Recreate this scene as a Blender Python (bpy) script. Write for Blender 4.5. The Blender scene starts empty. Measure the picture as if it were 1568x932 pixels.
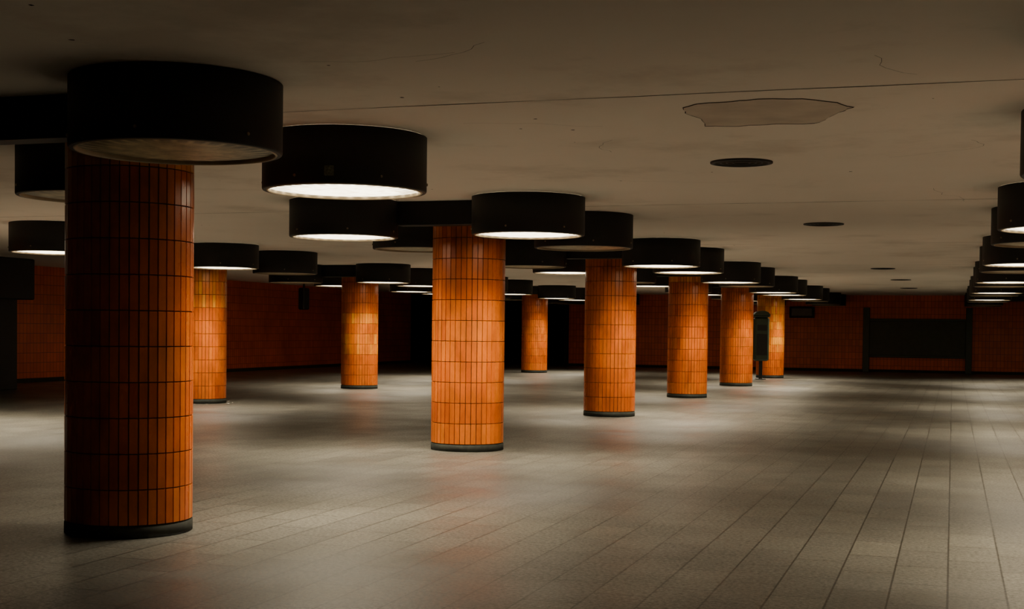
import bpy, math, random
from mathutils import Matrix, Vector
random.seed(7)
S = bpy.context.scene
COL = S.collection
CEIL = 2.8

# ------------------------------------------------------------------ helpers
def new_mat(name):
    m = bpy.data.materials.new(name); m.use_nodes = True
    nt = m.node_tree
    for n in list(nt.nodes):
        if n.type != 'OUTPUT_MATERIAL': nt.nodes.remove(n)
    out = [n for n in nt.nodes if n.type == 'OUTPUT_MATERIAL'][0]
    b = nt.nodes.new('ShaderNodeBsdfPrincipled')
    nt.links.new(b.outputs[0], out.inputs[0])
    return m, nt, b
def N(nt, t, **kw):
    n = nt.nodes.new(t)
    for k, v in kw.items():
        if k in n.inputs.keys(): n.inputs[k].default_value = v
        else: setattr(n, k, v)
    return n
def ramp(nt, fac, stops):
    r = nt.nodes.new('ShaderNodeValToRGB')
    e = r.color_ramp.elements
    while len(e) < len(stops): e.new(0.5)
    for i, (p, c) in enumerate(stops):
        e[i].position = p; e[i].color = (c[0], c[1], c[2], 1) if not isinstance(c, (int, float)) else (c, c, c, 1)
    nt.links.new(fac, r.inputs[0]); return r
def mix(nt, fac, a, b, mode='MIX'):
    m = nt.nodes.new('ShaderNodeMix'); m.data_type = 'RGBA'; m.blend_type = mode
    for sock, v in ((m.inputs[0], fac), (m.inputs[6], a), (m.inputs[7], b)):
        if isinstance(v, bpy.types.NodeSocket): nt.links.new(v, sock)
        elif isinstance(v, (int, float)): sock.default_value = v
        else: sock.default_value = (v[0], v[1], v[2], 1)
    return m.outputs[2]
def bump(nt, h, strength, dist, prev=None):
    b = nt.nodes.new('ShaderNodeBump'); b.inputs['Strength'].default_value = strength
    b.inputs['Distance'].default_value = dist
    nt.links.new(h, b.inputs['Height'])
    if prev: nt.links.new(prev, b.inputs['Normal'])
    return b.outputs[0]
def simple(name, col, rough=0.5, metal=0.0, noise=0.15, scale=6):
    m, nt, b = new_mat(name)
    tc = N(nt, 'ShaderNodeTexCoord'); nz = N(nt, 'ShaderNodeTexNoise', Scale=scale, Detail=6.0)
    nt.links.new(tc.outputs['Object'], nz.inputs['Vector'])
    r = ramp(nt, nz.outputs[0], [(0.3, [c*(1-noise) for c in col]), (0.7, [min(1, c*(1+noise)) for c in col])])
    nt.links.new(r.outputs[0], b.inputs['Base Color'])
    b.inputs['Roughness'].default_value = rough; b.inputs['Metallic'].default_value = metal
    return m
def mesh_obj(name, verts, faces, mats, fmat=None, smooth=False, data_only=False):
    me = bpy.data.meshes.new(name); me.from_pydata(verts, [], faces)
    for m in mats: me.materials.append(m)
    if fmat: me.polygons.foreach_set('material_index', fmat)
    if smooth is True: me.polygons.foreach_set('use_smooth', [True]*len(faces))
    elif smooth: me.polygons.foreach_set('use_smooth', smooth)
    me.update()
    if data_only: return me
    o = bpy.data.objects.new(name, me); COL.objects.link(o); return o
class MB:
    def __init__(s): s.v=[]; s.f=[]; s.m=[]; s.s=[]
    def add(s, vs, fs, mi=0, sm=False):
        o=len(s.v); s.v+=vs; s.f+=[tuple(i+o for i in f) for f in fs]; s.m+=[mi]*len(fs); s.s+=[sm]*len(fs)
    def box(s, x0,x1,y0,y1,z0,z1,mi=0,bev=0.0):
        b=min(bev,(x1-x0)/2.01,(y1-y0)/2.01,(z1-z0)/2.01)
        if b<=0:
            vs=[(x,y,z) for z in (z0,z1) for y in (y0,y1) for x in (x0,x1)]
            s.add(vs,[(0,2,3,1),(4,5,7,6),(0,1,5,4),(2,6,7,3),(0,4,6,2),(1,3,7,5)],mi); return
        def ring(z,i):
            a0,a1,c0,c1=x0+i,x1-i,y0+i,y1-i
            return [(a0+b,c0,z),(a1-b,c0,z),(a1,c0+b,z),(a1,c1-b,z),(a1-b,c1,z),(a0+b,c1,z),(a0,c1-b,z),(a0,c0+b,z)]
        vs=ring(z0,b)+ring(z0+b,0)+ring(z1-b,0)+ring(z1,b)
        fs=[tuple(reversed(range(8))),tuple(range(24,32))]
        for k in range(3):
            for i in range(8):
                j=(i+1)%8; fs.append((k*8+i,k*8+j,k*8+8+j,k*8+8+i))
        s.add(vs,fs,mi)
    def lathe(s, prof, n, mi=0, sm=True, cx=0, cy=0):
        vs=[];
        for (r,z) in prof:
            for i in range(n):
                a=2*math.pi*i/n; vs.append((cx+r*math.cos(a),cy+r*math.sin(a),z))
        fs=[]
        for k in range(len(prof)-1):
            for i in range(n):
                j=(i+1)%n; fs.append((k*n+i,k*n+j,(k+1)*n+j,(k+1)*n+i))
        s.add(vs,fs,mi,sm)
    def obj(s,name,mats,data_only=False):
        return mesh_obj(name,s.v,s.f,mats,s.m,s.s,data_only)

# ------------------------------------------------------------------ materials
def tile_mat(name):
    m, nt, b = new_mat(name)
    tc = N(nt,'ShaderNodeTexCoord')
    at = N(nt,'ShaderNodeAttribute', attribute_name='tile')
    sep = N(nt,'ShaderNodeSeparateColor'); nt.links.new(at.outputs['Color'], sep.inputs[0])
    oi = N(nt,'ShaderNodeObjectInfo')
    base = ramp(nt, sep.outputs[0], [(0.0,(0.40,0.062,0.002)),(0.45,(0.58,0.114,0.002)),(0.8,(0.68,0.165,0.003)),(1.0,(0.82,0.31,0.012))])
    nz = N(nt,'ShaderNodeTexNoise', Scale=3.0, Detail=8.0, Roughness=0.65)
    mp = N(nt,'ShaderNodeMapping'); mp.inputs['Scale'].default_value=(1,1,0.5)
    addv = N(nt,'ShaderNodeVectorMath', operation='ADD')
    nt.links.new(tc.outputs['Object'], addv.inputs[0]); nt.links.new(oi.outputs['Random'], addv.inputs[1])
    nt.links.new(addv.outputs[0], mp.inputs[0]); nt.links.new(mp.outputs[0], nz.inputs['Vector'])
    g = ramp(nt, nz.outputs[0], [(0.32,0.5),(0.58,1.0)])
    c = mix(nt, 1.0, base.outputs[0], g.outputs[0], 'MULTIPLY')
    nt.links.new(c, b.inputs['Base Color'])
    rr = ramp(nt, nz.outputs[0], [(0.3,0.42),(0.7,0.22)])
    nt.links.new(rr.outputs[0], b.inputs['Roughness'])
    b.inputs['Specular IOR Level'].default_value=0.45
    n2 = N(nt,'ShaderNodeTexNoise', Scale=45.0, Detail=3.0)
    nt.links.new(tc.outputs['Object'], n2.inputs['Vector'])
    nt.links.new(bump(nt, n2.outputs[0], 0.25, 0.002), b.inputs['Normal'])
    return m
M_tile = tile_mat('orange_glazed_tile')
M_grout = simple('dark_grout', (0.014,0.010,0.007), 0.9)
M_plinth = simple('mossy_plinth', (0.014,0.016,0.010), 0.8, noise=0.6, scale=14)
M_black = simple('black_painted_metal', (0.0030,0.0028,0.0026), 0.6, noise=0.3)
M_rim = simple('lamp_rim_metal', (0.42,0.34,0.23), 0.5, 0.0)
M_bolt = simple('bolt_metal', (0.3,0.24,0.17), 0.4, 0.9)
M_sticker = simple('worn_sticker', (0.09,0.10,0.06), 0.6, noise=0.7, scale=60)

def lens_mat(name, lit):
    m, nt, b = new_mat(name)
    tc = N(nt,'ShaderNodeTexCoord')
    sx = N(nt,'ShaderNodeSeparateXYZ'); nt.links.new(tc.outputs['Object'], sx.inputs[0])
    at = N(nt,'ShaderNodeMath', operation='ARCTAN2'); nt.links.new(sx.outputs[1], at.inputs[0]); nt.links.new(sx.outputs[0], at.inputs[1])
    ml = N(nt,'ShaderNodeMath', operation='MULTIPLY'); ml.inputs[1].default_value=30; nt.links.new(at.outputs[0], ml.inputs[0])
    sn = N(nt,'ShaderNodeMath', operation='SINE'); nt.links.new(ml.outputs[0], sn.inputs[0])
    ln = N(nt,'ShaderNodeVectorMath', operation='LENGTH'); nt.links.new(tc.outputs['Object'], ln.inputs[0])
    edge = ramp(nt, ln.outputs['Value'], [(0.54,0.0),(0.60,1.0)])
    nz = N(nt,'ShaderNodeTexNoise', Scale=7.0, Detail=7.0, Roughness=0.7); nt.links.new(tc.outputs['Object'], nz.inputs['Vector'])
    r = ramp(nt, nz.outputs[0], [(0.35,(0.34,0.29,0.16)),(0.62,(0.78,0.67,0.42))])
    sr = ramp(nt, sn.outputs[0], [(0.0,0.3),(1.0,1.0)])
    sr2 = mix(nt, edge.outputs[0], (1,1,1), sr.outputs[0])
    c = mix(nt, 1.0, r.outputs[0], sr2, 'MULTIPLY')
    nt.links.new(c, b.inputs['Base Color'])
    b.inputs['Roughness'].default_value=0.4
    if lit:
        e = ramp(nt, nz.outputs[0], [(0.3,(0.50,0.33,0.16)),(0.5,(1.0,0.86,0.60))])
        e2 = mix(nt, 1.0, e.outputs[0], sr2, 'MULTIPLY')
        nt.links.new(e2, b.inputs['Emission Color'])
        b.inputs['Emission Strength'].default_value = 7.5
    return m
M_lens_on = lens_mat('lamp_lens_lit', True)
M_lens_off = lens_mat('lamp_lens_unlit', False)

# floor
M_floor, nt, b = new_mat('stone_floor_tiles')
tc = N(nt,'ShaderNodeTexCoord'); sx=N(nt,'ShaderNodeSeparateXYZ'); nt.links.new(tc.outputs['Object'], sx.inputs[0])
cx=N(nt,'ShaderNodeCombineXYZ'); nt.links.new(sx.outputs[1],cx.inputs[0]); nt.links.new(sx.outputs[0],cx.inputs[1])
br=N(nt,'ShaderNodeTexBrick'); nt.links.new(cx.outputs[0],br.inputs['Vector'])
br.inputs['Scale'].default_value=1.0; br.inputs['Brick Width'].default_value=0.6; br.inputs['Row Height'].default_value=0.3
br.inputs['Mortar Size'].default_value=0.006; br.inputs['Mortar Smooth'].default_value=0.1
br.inputs['Color1'].default_value=(0.74,0.74,0.75,1); br.inputs['Color2'].default_value=(1,1,0.98,1); br.inputs['Mortar'].default_value=(0.22,0.21,0.18,1)
n1=N(nt,'ShaderNodeTexNoise',Scale=0.4,Detail=7.0,Roughness=0.6); nt.links.new(tc.outputs['Object'],n1.inputs['Vector'])
n2=N(nt,'ShaderNodeTexNoise',Scale=38.0,Detail=5.0,Roughness=0.75); nt.links.new(tc.outputs['Object'],n2.inputs['Vector'])
n3=N(nt,'ShaderNodeTexNoise',Scale=1.2,Detail=5.0,Roughness=0.55); nt.links.new(tc.outputs['Object'],n3.inputs['Vector'])
c1=ramp(nt,n1.outputs[0],[(0.32,(0.086,0.081,0.066)),(0.55,(0.136,0.129,0.107)),(0.72,(0.175,0.167,0.139))])
c2=mix(nt,1.0,c1.outputs[0],br.outputs['Color'],'MULTIPLY')
c3=ramp(nt,n2.outputs[0],[(0.36,0.42),(0.52,0.92),(0.66,1.35)])
c4=mix(nt,1.0,c2,c3.outputs[0],'MULTIPLY')
nt.links.new(c4,b.inputs['Base Color'])
rg=ramp(nt,n3.outputs[0],[(0.35,0.34),(0.65,0.44)])
rg2=ramp(nt,n2.outputs[0],[(0.35,1.25),(0.65,0.85)])
nt.links.new(mix(nt,1.0,rg.outputs[0],rg2.outputs[0],'MULTIPLY'),b.inputs['Roughness'])
bb=bump(nt,br.outputs['Fac'],-0.8,0.005)
bb=bump(nt,n2.outputs[0],0.45,0.003,bb)
nt.links.new(bb,b.inputs['Normal'])

# ceiling
M_ceil, nt, b = new_mat('painted_concrete_ceiling')
tc=N(nt,'ShaderNodeTexCoord')
n1=N(nt,'ShaderNodeTexNoise',Scale=0.6,Detail=8.0,Roughness=0.65); nt.links.new(tc.outputs['Object'],n1.inputs['Vector'])
n2=N(nt,'ShaderNodeTexNoise',Scale=14.0,Detail=5.0); nt.links.new(tc.outputs['Object'],n2.inputs['Vector'])
r=ramp(nt,n1.outputs[0],[(0.3,(0.74,0.67,0.58)),(0.45,(0.90,0.83,0.73)),(0.7,(0.93,0.86,0.76))]); nt.links.new(r.outputs[0],b.inputs['Base Color'])
b.inputs['Roughness'].default_value=0.9
nt.links.new(bump(nt,n2.outputs[0],0.15,0.01),b.inputs['Normal'])
M_patch = simple('bare_plaster_patch',(0.64,0.56,0.47),0.95,noise=0.10,scale=4)
M_crack = simple('crack_filler_dark',(0.03,0.022,0.015),0.95)

def wall_tile_mat(name, axis):
    m, nt, b = new_mat(name)
    tc=N(nt,'ShaderNodeTexCoord'); sx=N(nt,'ShaderNodeSeparateXYZ'); nt.links.new(tc.outputs['Object'],sx.inputs[0])
    cx=N(nt,'ShaderNodeCombineXYZ'); nt.links.new(sx.outputs[axis],cx.inputs[0]); nt.links.new(sx.outputs[2],cx.inputs[1])
    br=N(nt,'ShaderNodeTexBrick'); br.offset=0.0; nt.links.new(cx.outputs[0],br.inputs['Vector'])
    br.inputs['Scale'].default_value=1.0; br.inputs['Brick Width'].default_value=0.125; br.inputs['Row Height'].default_value=0.235
    br.inputs['Mortar Size'].default_value=0.005; br.inputs['Bias'].default_value=0.0
    br.inputs['Color1'].default_value=(0.64,0.092,0.004,1); br.inputs['Color2'].default_value=(0.78,0.125,0.005,1); br.inputs['Mortar'].default_value=(0.06,0.018,0.007,1)
    nz=N(nt,'ShaderNodeTexNoise',Scale=0.8,Detail=6.0); nt.links.new(tc.outputs['Object'],nz.inputs['Vector'])
    g=ramp(nt,nz.outputs[0],[(0.3,0.7),(0.7,1.0)])
    nt.links.new(mix(nt,1.0,br.outputs['Color'],g.outputs[0],'MULTIPLY'),b.inputs['Base Color'])
    b.inputs['Roughness'].default_value=0.4
    nt.links.new(bump(nt,br.outputs['Fac'],-0.5,0.004),b.inputs['Normal'])
    return m
M_wallX = wall_tile_mat('orange_wall_tile_x',0)
M_wallY = wall_tile_mat('orange_wall_tile_y',1)
M_dark = simple('passage_gloom_wall',(0.010,0.008,0.007),0.8)  # near-black colour puts the deep passage's darkness into its walls
M_green = simple('dark_green_enamel',(0.022,0.040,0.020),0.45)
M_greenp = simple('green_grey_shutter',(0.050,0.060,0.036),0.6)
M_sign = simple('sign_face_grey',(0.10,0.09,0.07),0.5)
M_paper = simple('litter_paper',(0.55,0.5,0.42),0.8)

# ------------------------------------------------------------------ room shell
XL,XR,YB,YN = -21.0, 9.6, 50.6, -9.0
def boxobj(name,x0,x1,y0,y1,z0,z1,mat):
    m=MB(); m.box(x0,x1,y0,y1,z0,z1); return m.obj(name,[mat])
boxobj('floor',XL-0.3,XR+0.3,YN-0.3,70.3,-0.2,0,M_floor)
boxobj('ceiling',XL-0.3,XR+0.3,YN-0.3,70.3,CEIL,CEIL+0.2,M_ceil)
boxobj('wall_left',XL-0.3,XL,YN,YB,0,CEIL,M_wallY)
boxobj('wall_back',-14.3,XR,YB,YB+0.3,0,CEIL,M_wallX)
boxobj('wall_right',XR,XR+0.3,YN,70,0,CEIL,M_wallY)
boxobj('wall_front',XL-0.3,XR+0.3,YN-0.3,YN,0,CEIL,M_wallX)
boxobj('wall_passage_left',XL-0.3,XL,YB,70,0,CEIL,M_dark)
boxobj('wall_passage_right',-14.6,-14.3,YB+0.3,70,0,CEIL,M_dark)
boxobj('wall_passage_end',XL-0.3,XR+0.3,70,70.3,0,CEIL,M_dark)
boxobj('baseboard_back',-14.3,XR,YB-0.02,YB,0,0.10,M_plinth)
boxobj('baseboard_left',XL,XL+0.02,23.9,YB,0,0.10,M_plinth)
m=MB(); m.box(XL+0.03,-19.0,10.0,23.9,0,CEIL-0.002,0,0.01); m.box(-19.6,-18.9,12.0,24.35,1.92,CEIL-0.002,0,0.02)
for i in range(40): m.box(-19.0,-18.985,10.2,23.7,0.06+i*0.046,0.06+i*0.046+0.036)
m.obj('roller_shutter_kiosk',[M_black])

# ceiling joints
for i in range(7):
    y=7.86+6.8*i; mb=MB(); x=XL+0.1
    segs=[]
    while x<XR-0.1:
        x2=x+random.uniform(0.25,0.7); segs.append((x,x2)); x=x2
    yy=y; w=0.004
    for (a,c) in segs:
        y2=y+random.uniform(-0.006,0.006); w2=random.uniform(0.002,0.011)
        vs=[(a,yy-w,CEIL-0.0015),(c,y2-w2,CEIL-0.0015),(c,y2+w2,CEIL-0.0015),(a,yy+w,CEIL-0.0015)]
        mb.add(vs,[(0,3,2,1)]); yy=y2; w=w2
    mb.obj('ceiling_joint',[M_crack])
random.seed(21); mb=MB()
for (sx_,sy_,ang,ln_) in [(-3.2,8.6,0.4,1.0),(-2.4,9.6,2.3,0.8),(-0.4,7.0,1.0,0.7),(-3.0,12.2,0.2,1.2),(0.1,10.2,1.4,1.3),(-0.2,13.5,1.2,1.5),(-3.3,6.4,0.1,0.9),(-2.2,6.2,2.9,0.7)]:
    x,y=sx_,sy_
    n=int(ln_/0.09)
    for _ in range(n):
        ang+=random.uniform(-0.5,0.5); x2=x+0.09*math.cos(ang); y2=y+0.09*math.sin(ang); w=0.0013
        nx,ny=-math.sin(ang)*w,math.cos(ang)*w
        mb.add([(x-nx,y-ny,CEIL-0.001),(x2-nx,y2-ny,CEIL-0.001),(x2+nx,y2+ny,CEIL-0.001),(x+nx,y+ny,CEIL-0.001)],[(0,3,2,1)]); x,y=x2,y2
for _ in range(60):
    x=random.uniform(-12,2); y=random.uniform(4.5,22); s=random.uniform(0.006,0.02)
    vs=[(x+s*math.cos(a)*random.uniform(.6,1.2),y+s*math.sin(a)*random.uniform(.6,1.2),CEIL-0.001) for a in [i*math.pi/3 for i in range(6)]]
    mb.add(vs,[tuple(reversed(range(6)))])
mb.obj('ceiling_hairline_cracks',[M_crack])
# peeled patch
random.seed(3)
base=[(-1.63,8.32),(-1.516,8.197),(-1.32,8.177),(-1.154,8.12),(-.888,8.19),(-.71,8.354),(-.629,8.573),(-.723,8.731),(-.832,9.0),(-.916,9.157),(-1.163,9.123),(-1.431,9.15),(-1.633,9.10),(-1.61,8.783),(-1.66,8.55)]
pts=[]
for i,pp in enumerate(base):
    qq=base[(i+1)%len(base)]
    for t in (0,0.33,0.66):
        pts.append((pp[0]+(qq[0]-pp[0])*t+random.uniform(-.012,.012)+0.01,pp[1]+(qq[1]-pp[1])*t+random.uniform(-.012,.012)))
n=len(pts); cxp,cyp=-1.14,8.63
mb=MB(); mb.add([(p[0],p[1],CEIL-0.002) for p in pts],[tuple(reversed(range(n)))],0)
o=[(cxp+(p[0]-cxp)*1.012,cyp+(p[1]-cyp)*1.012,CEIL-0.001) for p in pts]; inn=[(p[0],p[1],CEIL-0.005) for p in pts]
mb.add(o+inn,[(i,(i+1)%n,n+(i+1)%n,n+i) for i in range(n)],1)
mb.obj('peeled_ceiling_patch',[M_patch,M_crack])
for (x,y) in [(-1.68,11.1),(-1.6,17.6),(-1.45,29.8),(-1.3,36.0),(-1.3,42.6)]:
    mb=MB(); mb.lathe([(0.255,0),(0.255,-0.012),(0.225,-0.016),(0.215,-0.004)],40,0)
    mb.lathe([(0.215,-0.004),(0.001,-0.003)],40,1)
    for r_ in (0.17,0.12,0.07): mb.lathe([(r_+0.008,-0.004),(r_+0.006,-0.010),(r_-0.006,-0.010),(r_-0.008,-0.004)],32,0)
    ob=mb.obj('round_ceiling_vent',[M_black,M_crack]); ob.location=(x,y,CEIL)

# ------------------------------------------------------------------ tiled column
def column_mesh(seed, light_rows=()):
    random.seed(seed)
    mb=MB(); R=0.42; NT=42; H=0.235; z0=0.085
    mb.lathe([(R-0.004,0.0),(R+0.004,0.004),(R+0.004,0.072),(R-0.008,0.083)],64,2)
    mb.lathe([(R-0.008,0.08),(R-0.008,CEIL)],64,1)
    cols=[(0,0,0,1)]*len(mb.v)
    row=0; z=z0
    while z<CEIL-0.01:
        zt=min(z+H,CEIL); rb=random.gauss(0,0.06)
        for i in range(NT):
            a=2*math.pi*(i+0.5)/NT; da=math.pi/NT
            t=0.48+rb+random.gauss(0,0.08)
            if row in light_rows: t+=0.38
            if random.random()<0.02: t-=0.35
            t=max(0,min(1,t))
            hw=R*math.sin(da)-0.0027; ch=0.0022
            ca,sa=math.cos(a),math.sin(a)
            def P(u,r,zz): return (r*ca-u*sa, r*sa+u*ca, zz)
            j=[random.uniform(-0.0005,0.0005) for _ in range(4)]
            rf=R*math.cos(da)
            vs=[P(-hw,rf-0.006,z+0.0022),P(hw,rf-0.006,z+0.0022),P(hw,rf-0.006,zt-0.0022),P(-hw,rf-0.006,zt-0.0022),
                P(-hw+ch,rf+0.003+j[0],z+0.0022+ch),P(hw-ch,rf+0.003+j[1],z+0.0022+ch),P(hw-ch,rf+0.003+j[2],zt-0.0022-ch),P(-hw+ch,rf+0.003+j[3],zt-0.0022-ch)]
            mb.add(vs,[(4,5,6,7),(0,1,5,4),(1,2,6,5),(2,3,7,6),(3,0,4,7)],0)
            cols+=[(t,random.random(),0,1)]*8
        z+=H; row+=1
    me=mb.obj('tiled_column',[M_tile,M_grout,M_plinth],data_only=True)
    at=me.color_attributes.new('tile','FLOAT_COLOR','POINT')
    flat=[c for v in cols for c in v]; at.data.foreach_set('color',flat)
    return me
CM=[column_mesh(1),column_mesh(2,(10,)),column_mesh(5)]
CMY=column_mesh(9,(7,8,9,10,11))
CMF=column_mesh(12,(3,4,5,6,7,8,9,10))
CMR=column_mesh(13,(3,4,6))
XROW={0:2.05,1:-5.36,2:-13.0}
Y0,DY=7.86,6.8
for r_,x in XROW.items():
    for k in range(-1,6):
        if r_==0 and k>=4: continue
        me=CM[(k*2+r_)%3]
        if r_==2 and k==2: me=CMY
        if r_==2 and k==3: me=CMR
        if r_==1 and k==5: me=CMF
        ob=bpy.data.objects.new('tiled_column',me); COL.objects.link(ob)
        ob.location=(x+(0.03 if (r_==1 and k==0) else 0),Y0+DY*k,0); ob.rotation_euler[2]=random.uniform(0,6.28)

# ------------------------------------------------------------------ drum lamps
DR=0.6; DH=0.405
def drum_mesh(lit, sticker=False):
    mb=MB()
    mb.lathe([(DR-0.01,0.0),(DR,-0.004),(DR,-DH+0.012),(DR-0.004,-DH+0.003),(DR-0.008,-DH)],72,0)
    mb.lathe([(DR-0.008,-DH),(DR-0.030,-DH)],72,0)
    mb.lathe([(DR-0.030,-DH),(DR-0.034,-DH-0.004),(DR-0.042,-DH-0.004),(DR-0.046,-DH+0.004),(DR-0.046,-DH+0.022)],72,1)
    mb.lathe([(DR-0.046,-DH+0.022),(0.50,-DH+0.014),(0.40,-DH+0.006),(0.2,-DH+0.000),(0.02,-DH-0.002),(0.0005,-DH-0.002)],48,2)
    for i in range(6):
        a=i*math.pi/3+0.35
        c,s=math.cos(a),math.sin(a); z=-DH+0.06; vs=[]
        for rr,off in ((0.011,0.0),(0.009,0.008)):
            for q in range(8):
                t=q*math.pi/4; u=rr*math.cos(t); w=rr*math.sin(t)
                vs.append(((DR+off)*c-u*s,(DR+off)*s+u*c,z+w))
        fs=[(q,(q+1)%8,8+(q+1)%8,8+q) for q in range(8)]+[tuple(range(8,16))]
        mb.add(vs,fs,3)
    if sticker:
        a0=-math.pi/2+0.26; vs=[]
        for zz in (-DH+0.05,-DH+0.12):
            for i in range(5):
                a=a0+(i-2)*0.028; vs.append(((DR+0.002)*math.cos(a),(DR+0.002)*math.sin(a),zz))
        mb.add(vs,[(i,i+1,i+6,i+5) for i in range(4)],4)
    return mb.obj('drum_shade',[M_black,M_rim,M_lens_on if lit else M_lens_off,M_bolt,M_sticker],data_only=True)
D_on,D_off,D_st=drum_mesh(True),drum_mesh(False),drum_mesh(True,True)
LD=bpy.data.lights.new('lamp_light','AREA'); LD.shape='DISK'; LD.size=1.0; LD.energy=86.0; LD.color=(1.0,0.87,0.66); LD.spread=math.radians(122)
qx,qy=1.07,1.12
LIT={(1,-1):'0000',(1,0):'0001',(1,1):'1100',(1,2):'0111',(1,3):'0110',(1,4):'0111',(1,5):'0110',(1,6):'0000',
     (2,-1):'0000',(2,0):'0000',(2,1):'1111',(2,2):'0100',(2,3):'0111',(2,4):'1011',(2,5):'0101',(2,6):'0000',  # second row, k=1: unseen left pair switched on to brighten the left wall
     (0,-1):'0001',(0,0):'0011',(0,1):'1001',(0,2):'1001',(0,3):'1001',(0,4):'1001',(0,5):'1001',(0,6):'0000'}
mbf=MB()
mbf.box(-0.52,0.52,-0.95,-0.75,-0.265,-0.001,0,0.006)
FR=mbf.obj('connecting_beam',[M_black],data_only=True)
for (r_,k),st in LIT.items():
    cxx,cyy=XROW[r_]+(0.03 if (r_==1 and k==0) else 0),Y0+DY*k
    par=bpy.data.objects.new('drum_lamp_cluster',None); COL.objects.link(par); par.location=(cxx,cyy,CEIL-0.0005)
    for i,(dx,dy) in enumerate(((-qx,-qy),(qx,-qy),(-qx,qy),(qx,qy))):
        on=st[i]=='1'; me=D_on if on else D_off
        spec=(r_==1 and k==0 and i==3)
        if spec: me=D_st
        ob=bpy.data.objects.new('drum_%d'%(i+1),me); COL.objects.link(ob); ob.parent=par
        ob.location=(dx,dy,0); ob.rotation_euler[2]=0.0 if spec else random.uniform(0,6.28)
        if on:
            lo=bpy.data.objects.new('lamp_light',LD); COL.objects.link(lo); lo.parent=ob; lo.location=(0,0,-DH-0.012)
    ob=bpy.data.objects.new('connecting_beam',FR); COL.objects.link(ob); ob.parent=par

# ------------------------------------------------------------------ far objects
mb=MB()
mb.box(-0.22,0.22,-0.17,0.17,0.55,1.85,0,0.05)
mb.box(-0.24,0.24,-0.19,0.19,1.85,1.90,0,0.02)
nseg=12; vs=[]
for yy in (-0.19,0.19):
    for i in range(nseg+1):
        a=math.pi*i/nseg; vs.append((-0.24*math.cos(a),yy,1.90+0.14*math.sin(a)))
n=nseg+1
mb.add(vs,[(i,i+1,n+i+1,n+i) for i in range(nseg)]+[tuple(reversed(range(n))),tuple(range(n,2*n))],0)
mb.box(-0.05,0.05,-0.04,0.04,0,0.56,1,0.01); mb.box(-0.14,0.14,-0.12,0.12,0,0.02,1,0.005)
mb.box(-0.14,0.14,-0.176,-0.168,1.45,1.62,1); mb.box(-0.16,0.16,-0.176,-0.168,0.72,1.35,1,0.003)
ob=mb.obj('ticket_machine',[M_green,M_black]); ob.location=(-5.42,40.2,0); ob.rotation_euler[2]=0.3
x0,x1=-3.0,0.55; yf=YB
mb=MB()
mb.box(x0+0.1,x1-0.1,yf-0.06,yf-0.001,0.62,1.86,1)
for i in range(20): mb.box(x0+0.12,x1-0.12,yf-0.075,yf-0.058,0.64+i*0.061,0.64+i*0.061+0.048,1)
for xp in (x0,x1): mb.box(xp-0.11,xp+0.11,yf-0.14,yf-0.001,0.0,2.35,0,0.01)
mb.box(x0,x1,yf-0.10,yf-0.001,1.86,1.95,0,0.01); mb.box(x0,x1,yf-0.10,yf-0.001,0.54,0.62,0,0.01)
mb.obj('shuttered_display_window',[M_green,M_greenp])
mb=MB(); mb.box(-5.78,-4.88,50.50,50.595,1.95,2.37,0,0.01); mb.box(-5.70,-4.96,50.49,50.50,2.03,2.30,1)
mb.obj('wall_mounted_direction_sign',[M_black,M_sign])
mb=MB(); mb.box(-0.10,0.10,-0.2,0.2,1.93,2.6,0,0.03); mb.box(-0.02,0.02,-0.02,0.02,2.6,CEIL,0)
ob=mb.obj('hanging_loudspeaker',[M_black]); ob.location=(-18.9,37.0,0)

# litter
random.seed(11)
mb=MB()
def scrap(x,y,s):
    n=random.choice((4,5,6)); a0=random.random()*6; h=random.uniform(0.002,0.012)*s/0.03
    vs=[(x+s*random.uniform(.6,1)*math.cos(a0+2*math.pi*i/n),y+s*random.uniform(.4,1)*math.sin(a0+2*math.pi*i/n),0.001+random.uniform(0,h)) for i in range(n)]
    c=(x,y,0.002+h); mb.add(vs+[c],[(i,(i+1)%n,n) for i in range(n)],0)
for i in range(110):
    scrap(random.uniform(-15,4),random.uniform(5,42),random.uniform(0.006,0.016))
for k in range(14):
    a=random.uniform(0,6.28); scrap(-13.0+0.5*math.cos(a)*1.1,21.46+0.55*math.sin(a),random.uniform(0.02,0.06))
mb.obj('litter_scraps',[M_paper])

# ------------------------------------------------------------------ world
w=bpy.data.worlds.new('world'); S.world=w; w.use_nodes=True
w.node_tree.nodes['Background'].inputs[0].default_value=(0,0,0,1)

# ------------------------------------------------------------------ camera
yaw,p,rho=math.radians(18.2),math.radians(1.5),0.0115
f=Vector((-math.sin(yaw)*math.cos(p),math.cos(yaw)*math.cos(p),-math.sin(p)))
r0=Vector((math.cos(yaw),math.sin(yaw),0)); u0=r0.cross(f)
r1=r0*math.cos(rho)+u0*math.sin(rho); u1=u0*math.cos(rho)-r0*math.sin(rho)
M=Matrix((( r1.x,u1.x,-f.x,0),(r1.y,u1.y,-f.y,0),(r1.z,u1.z,-f.z,1.4),(0,0,0,1)))
cam=bpy.data.cameras.new('camera'); co=bpy.data.objects.new('camera',cam); COL.objects.link(co)
co.matrix_world=M; cam.sensor_width=36; cam.lens=47.07; cam.shift_y=0.0586; cam.clip_end=300
S.camera=co
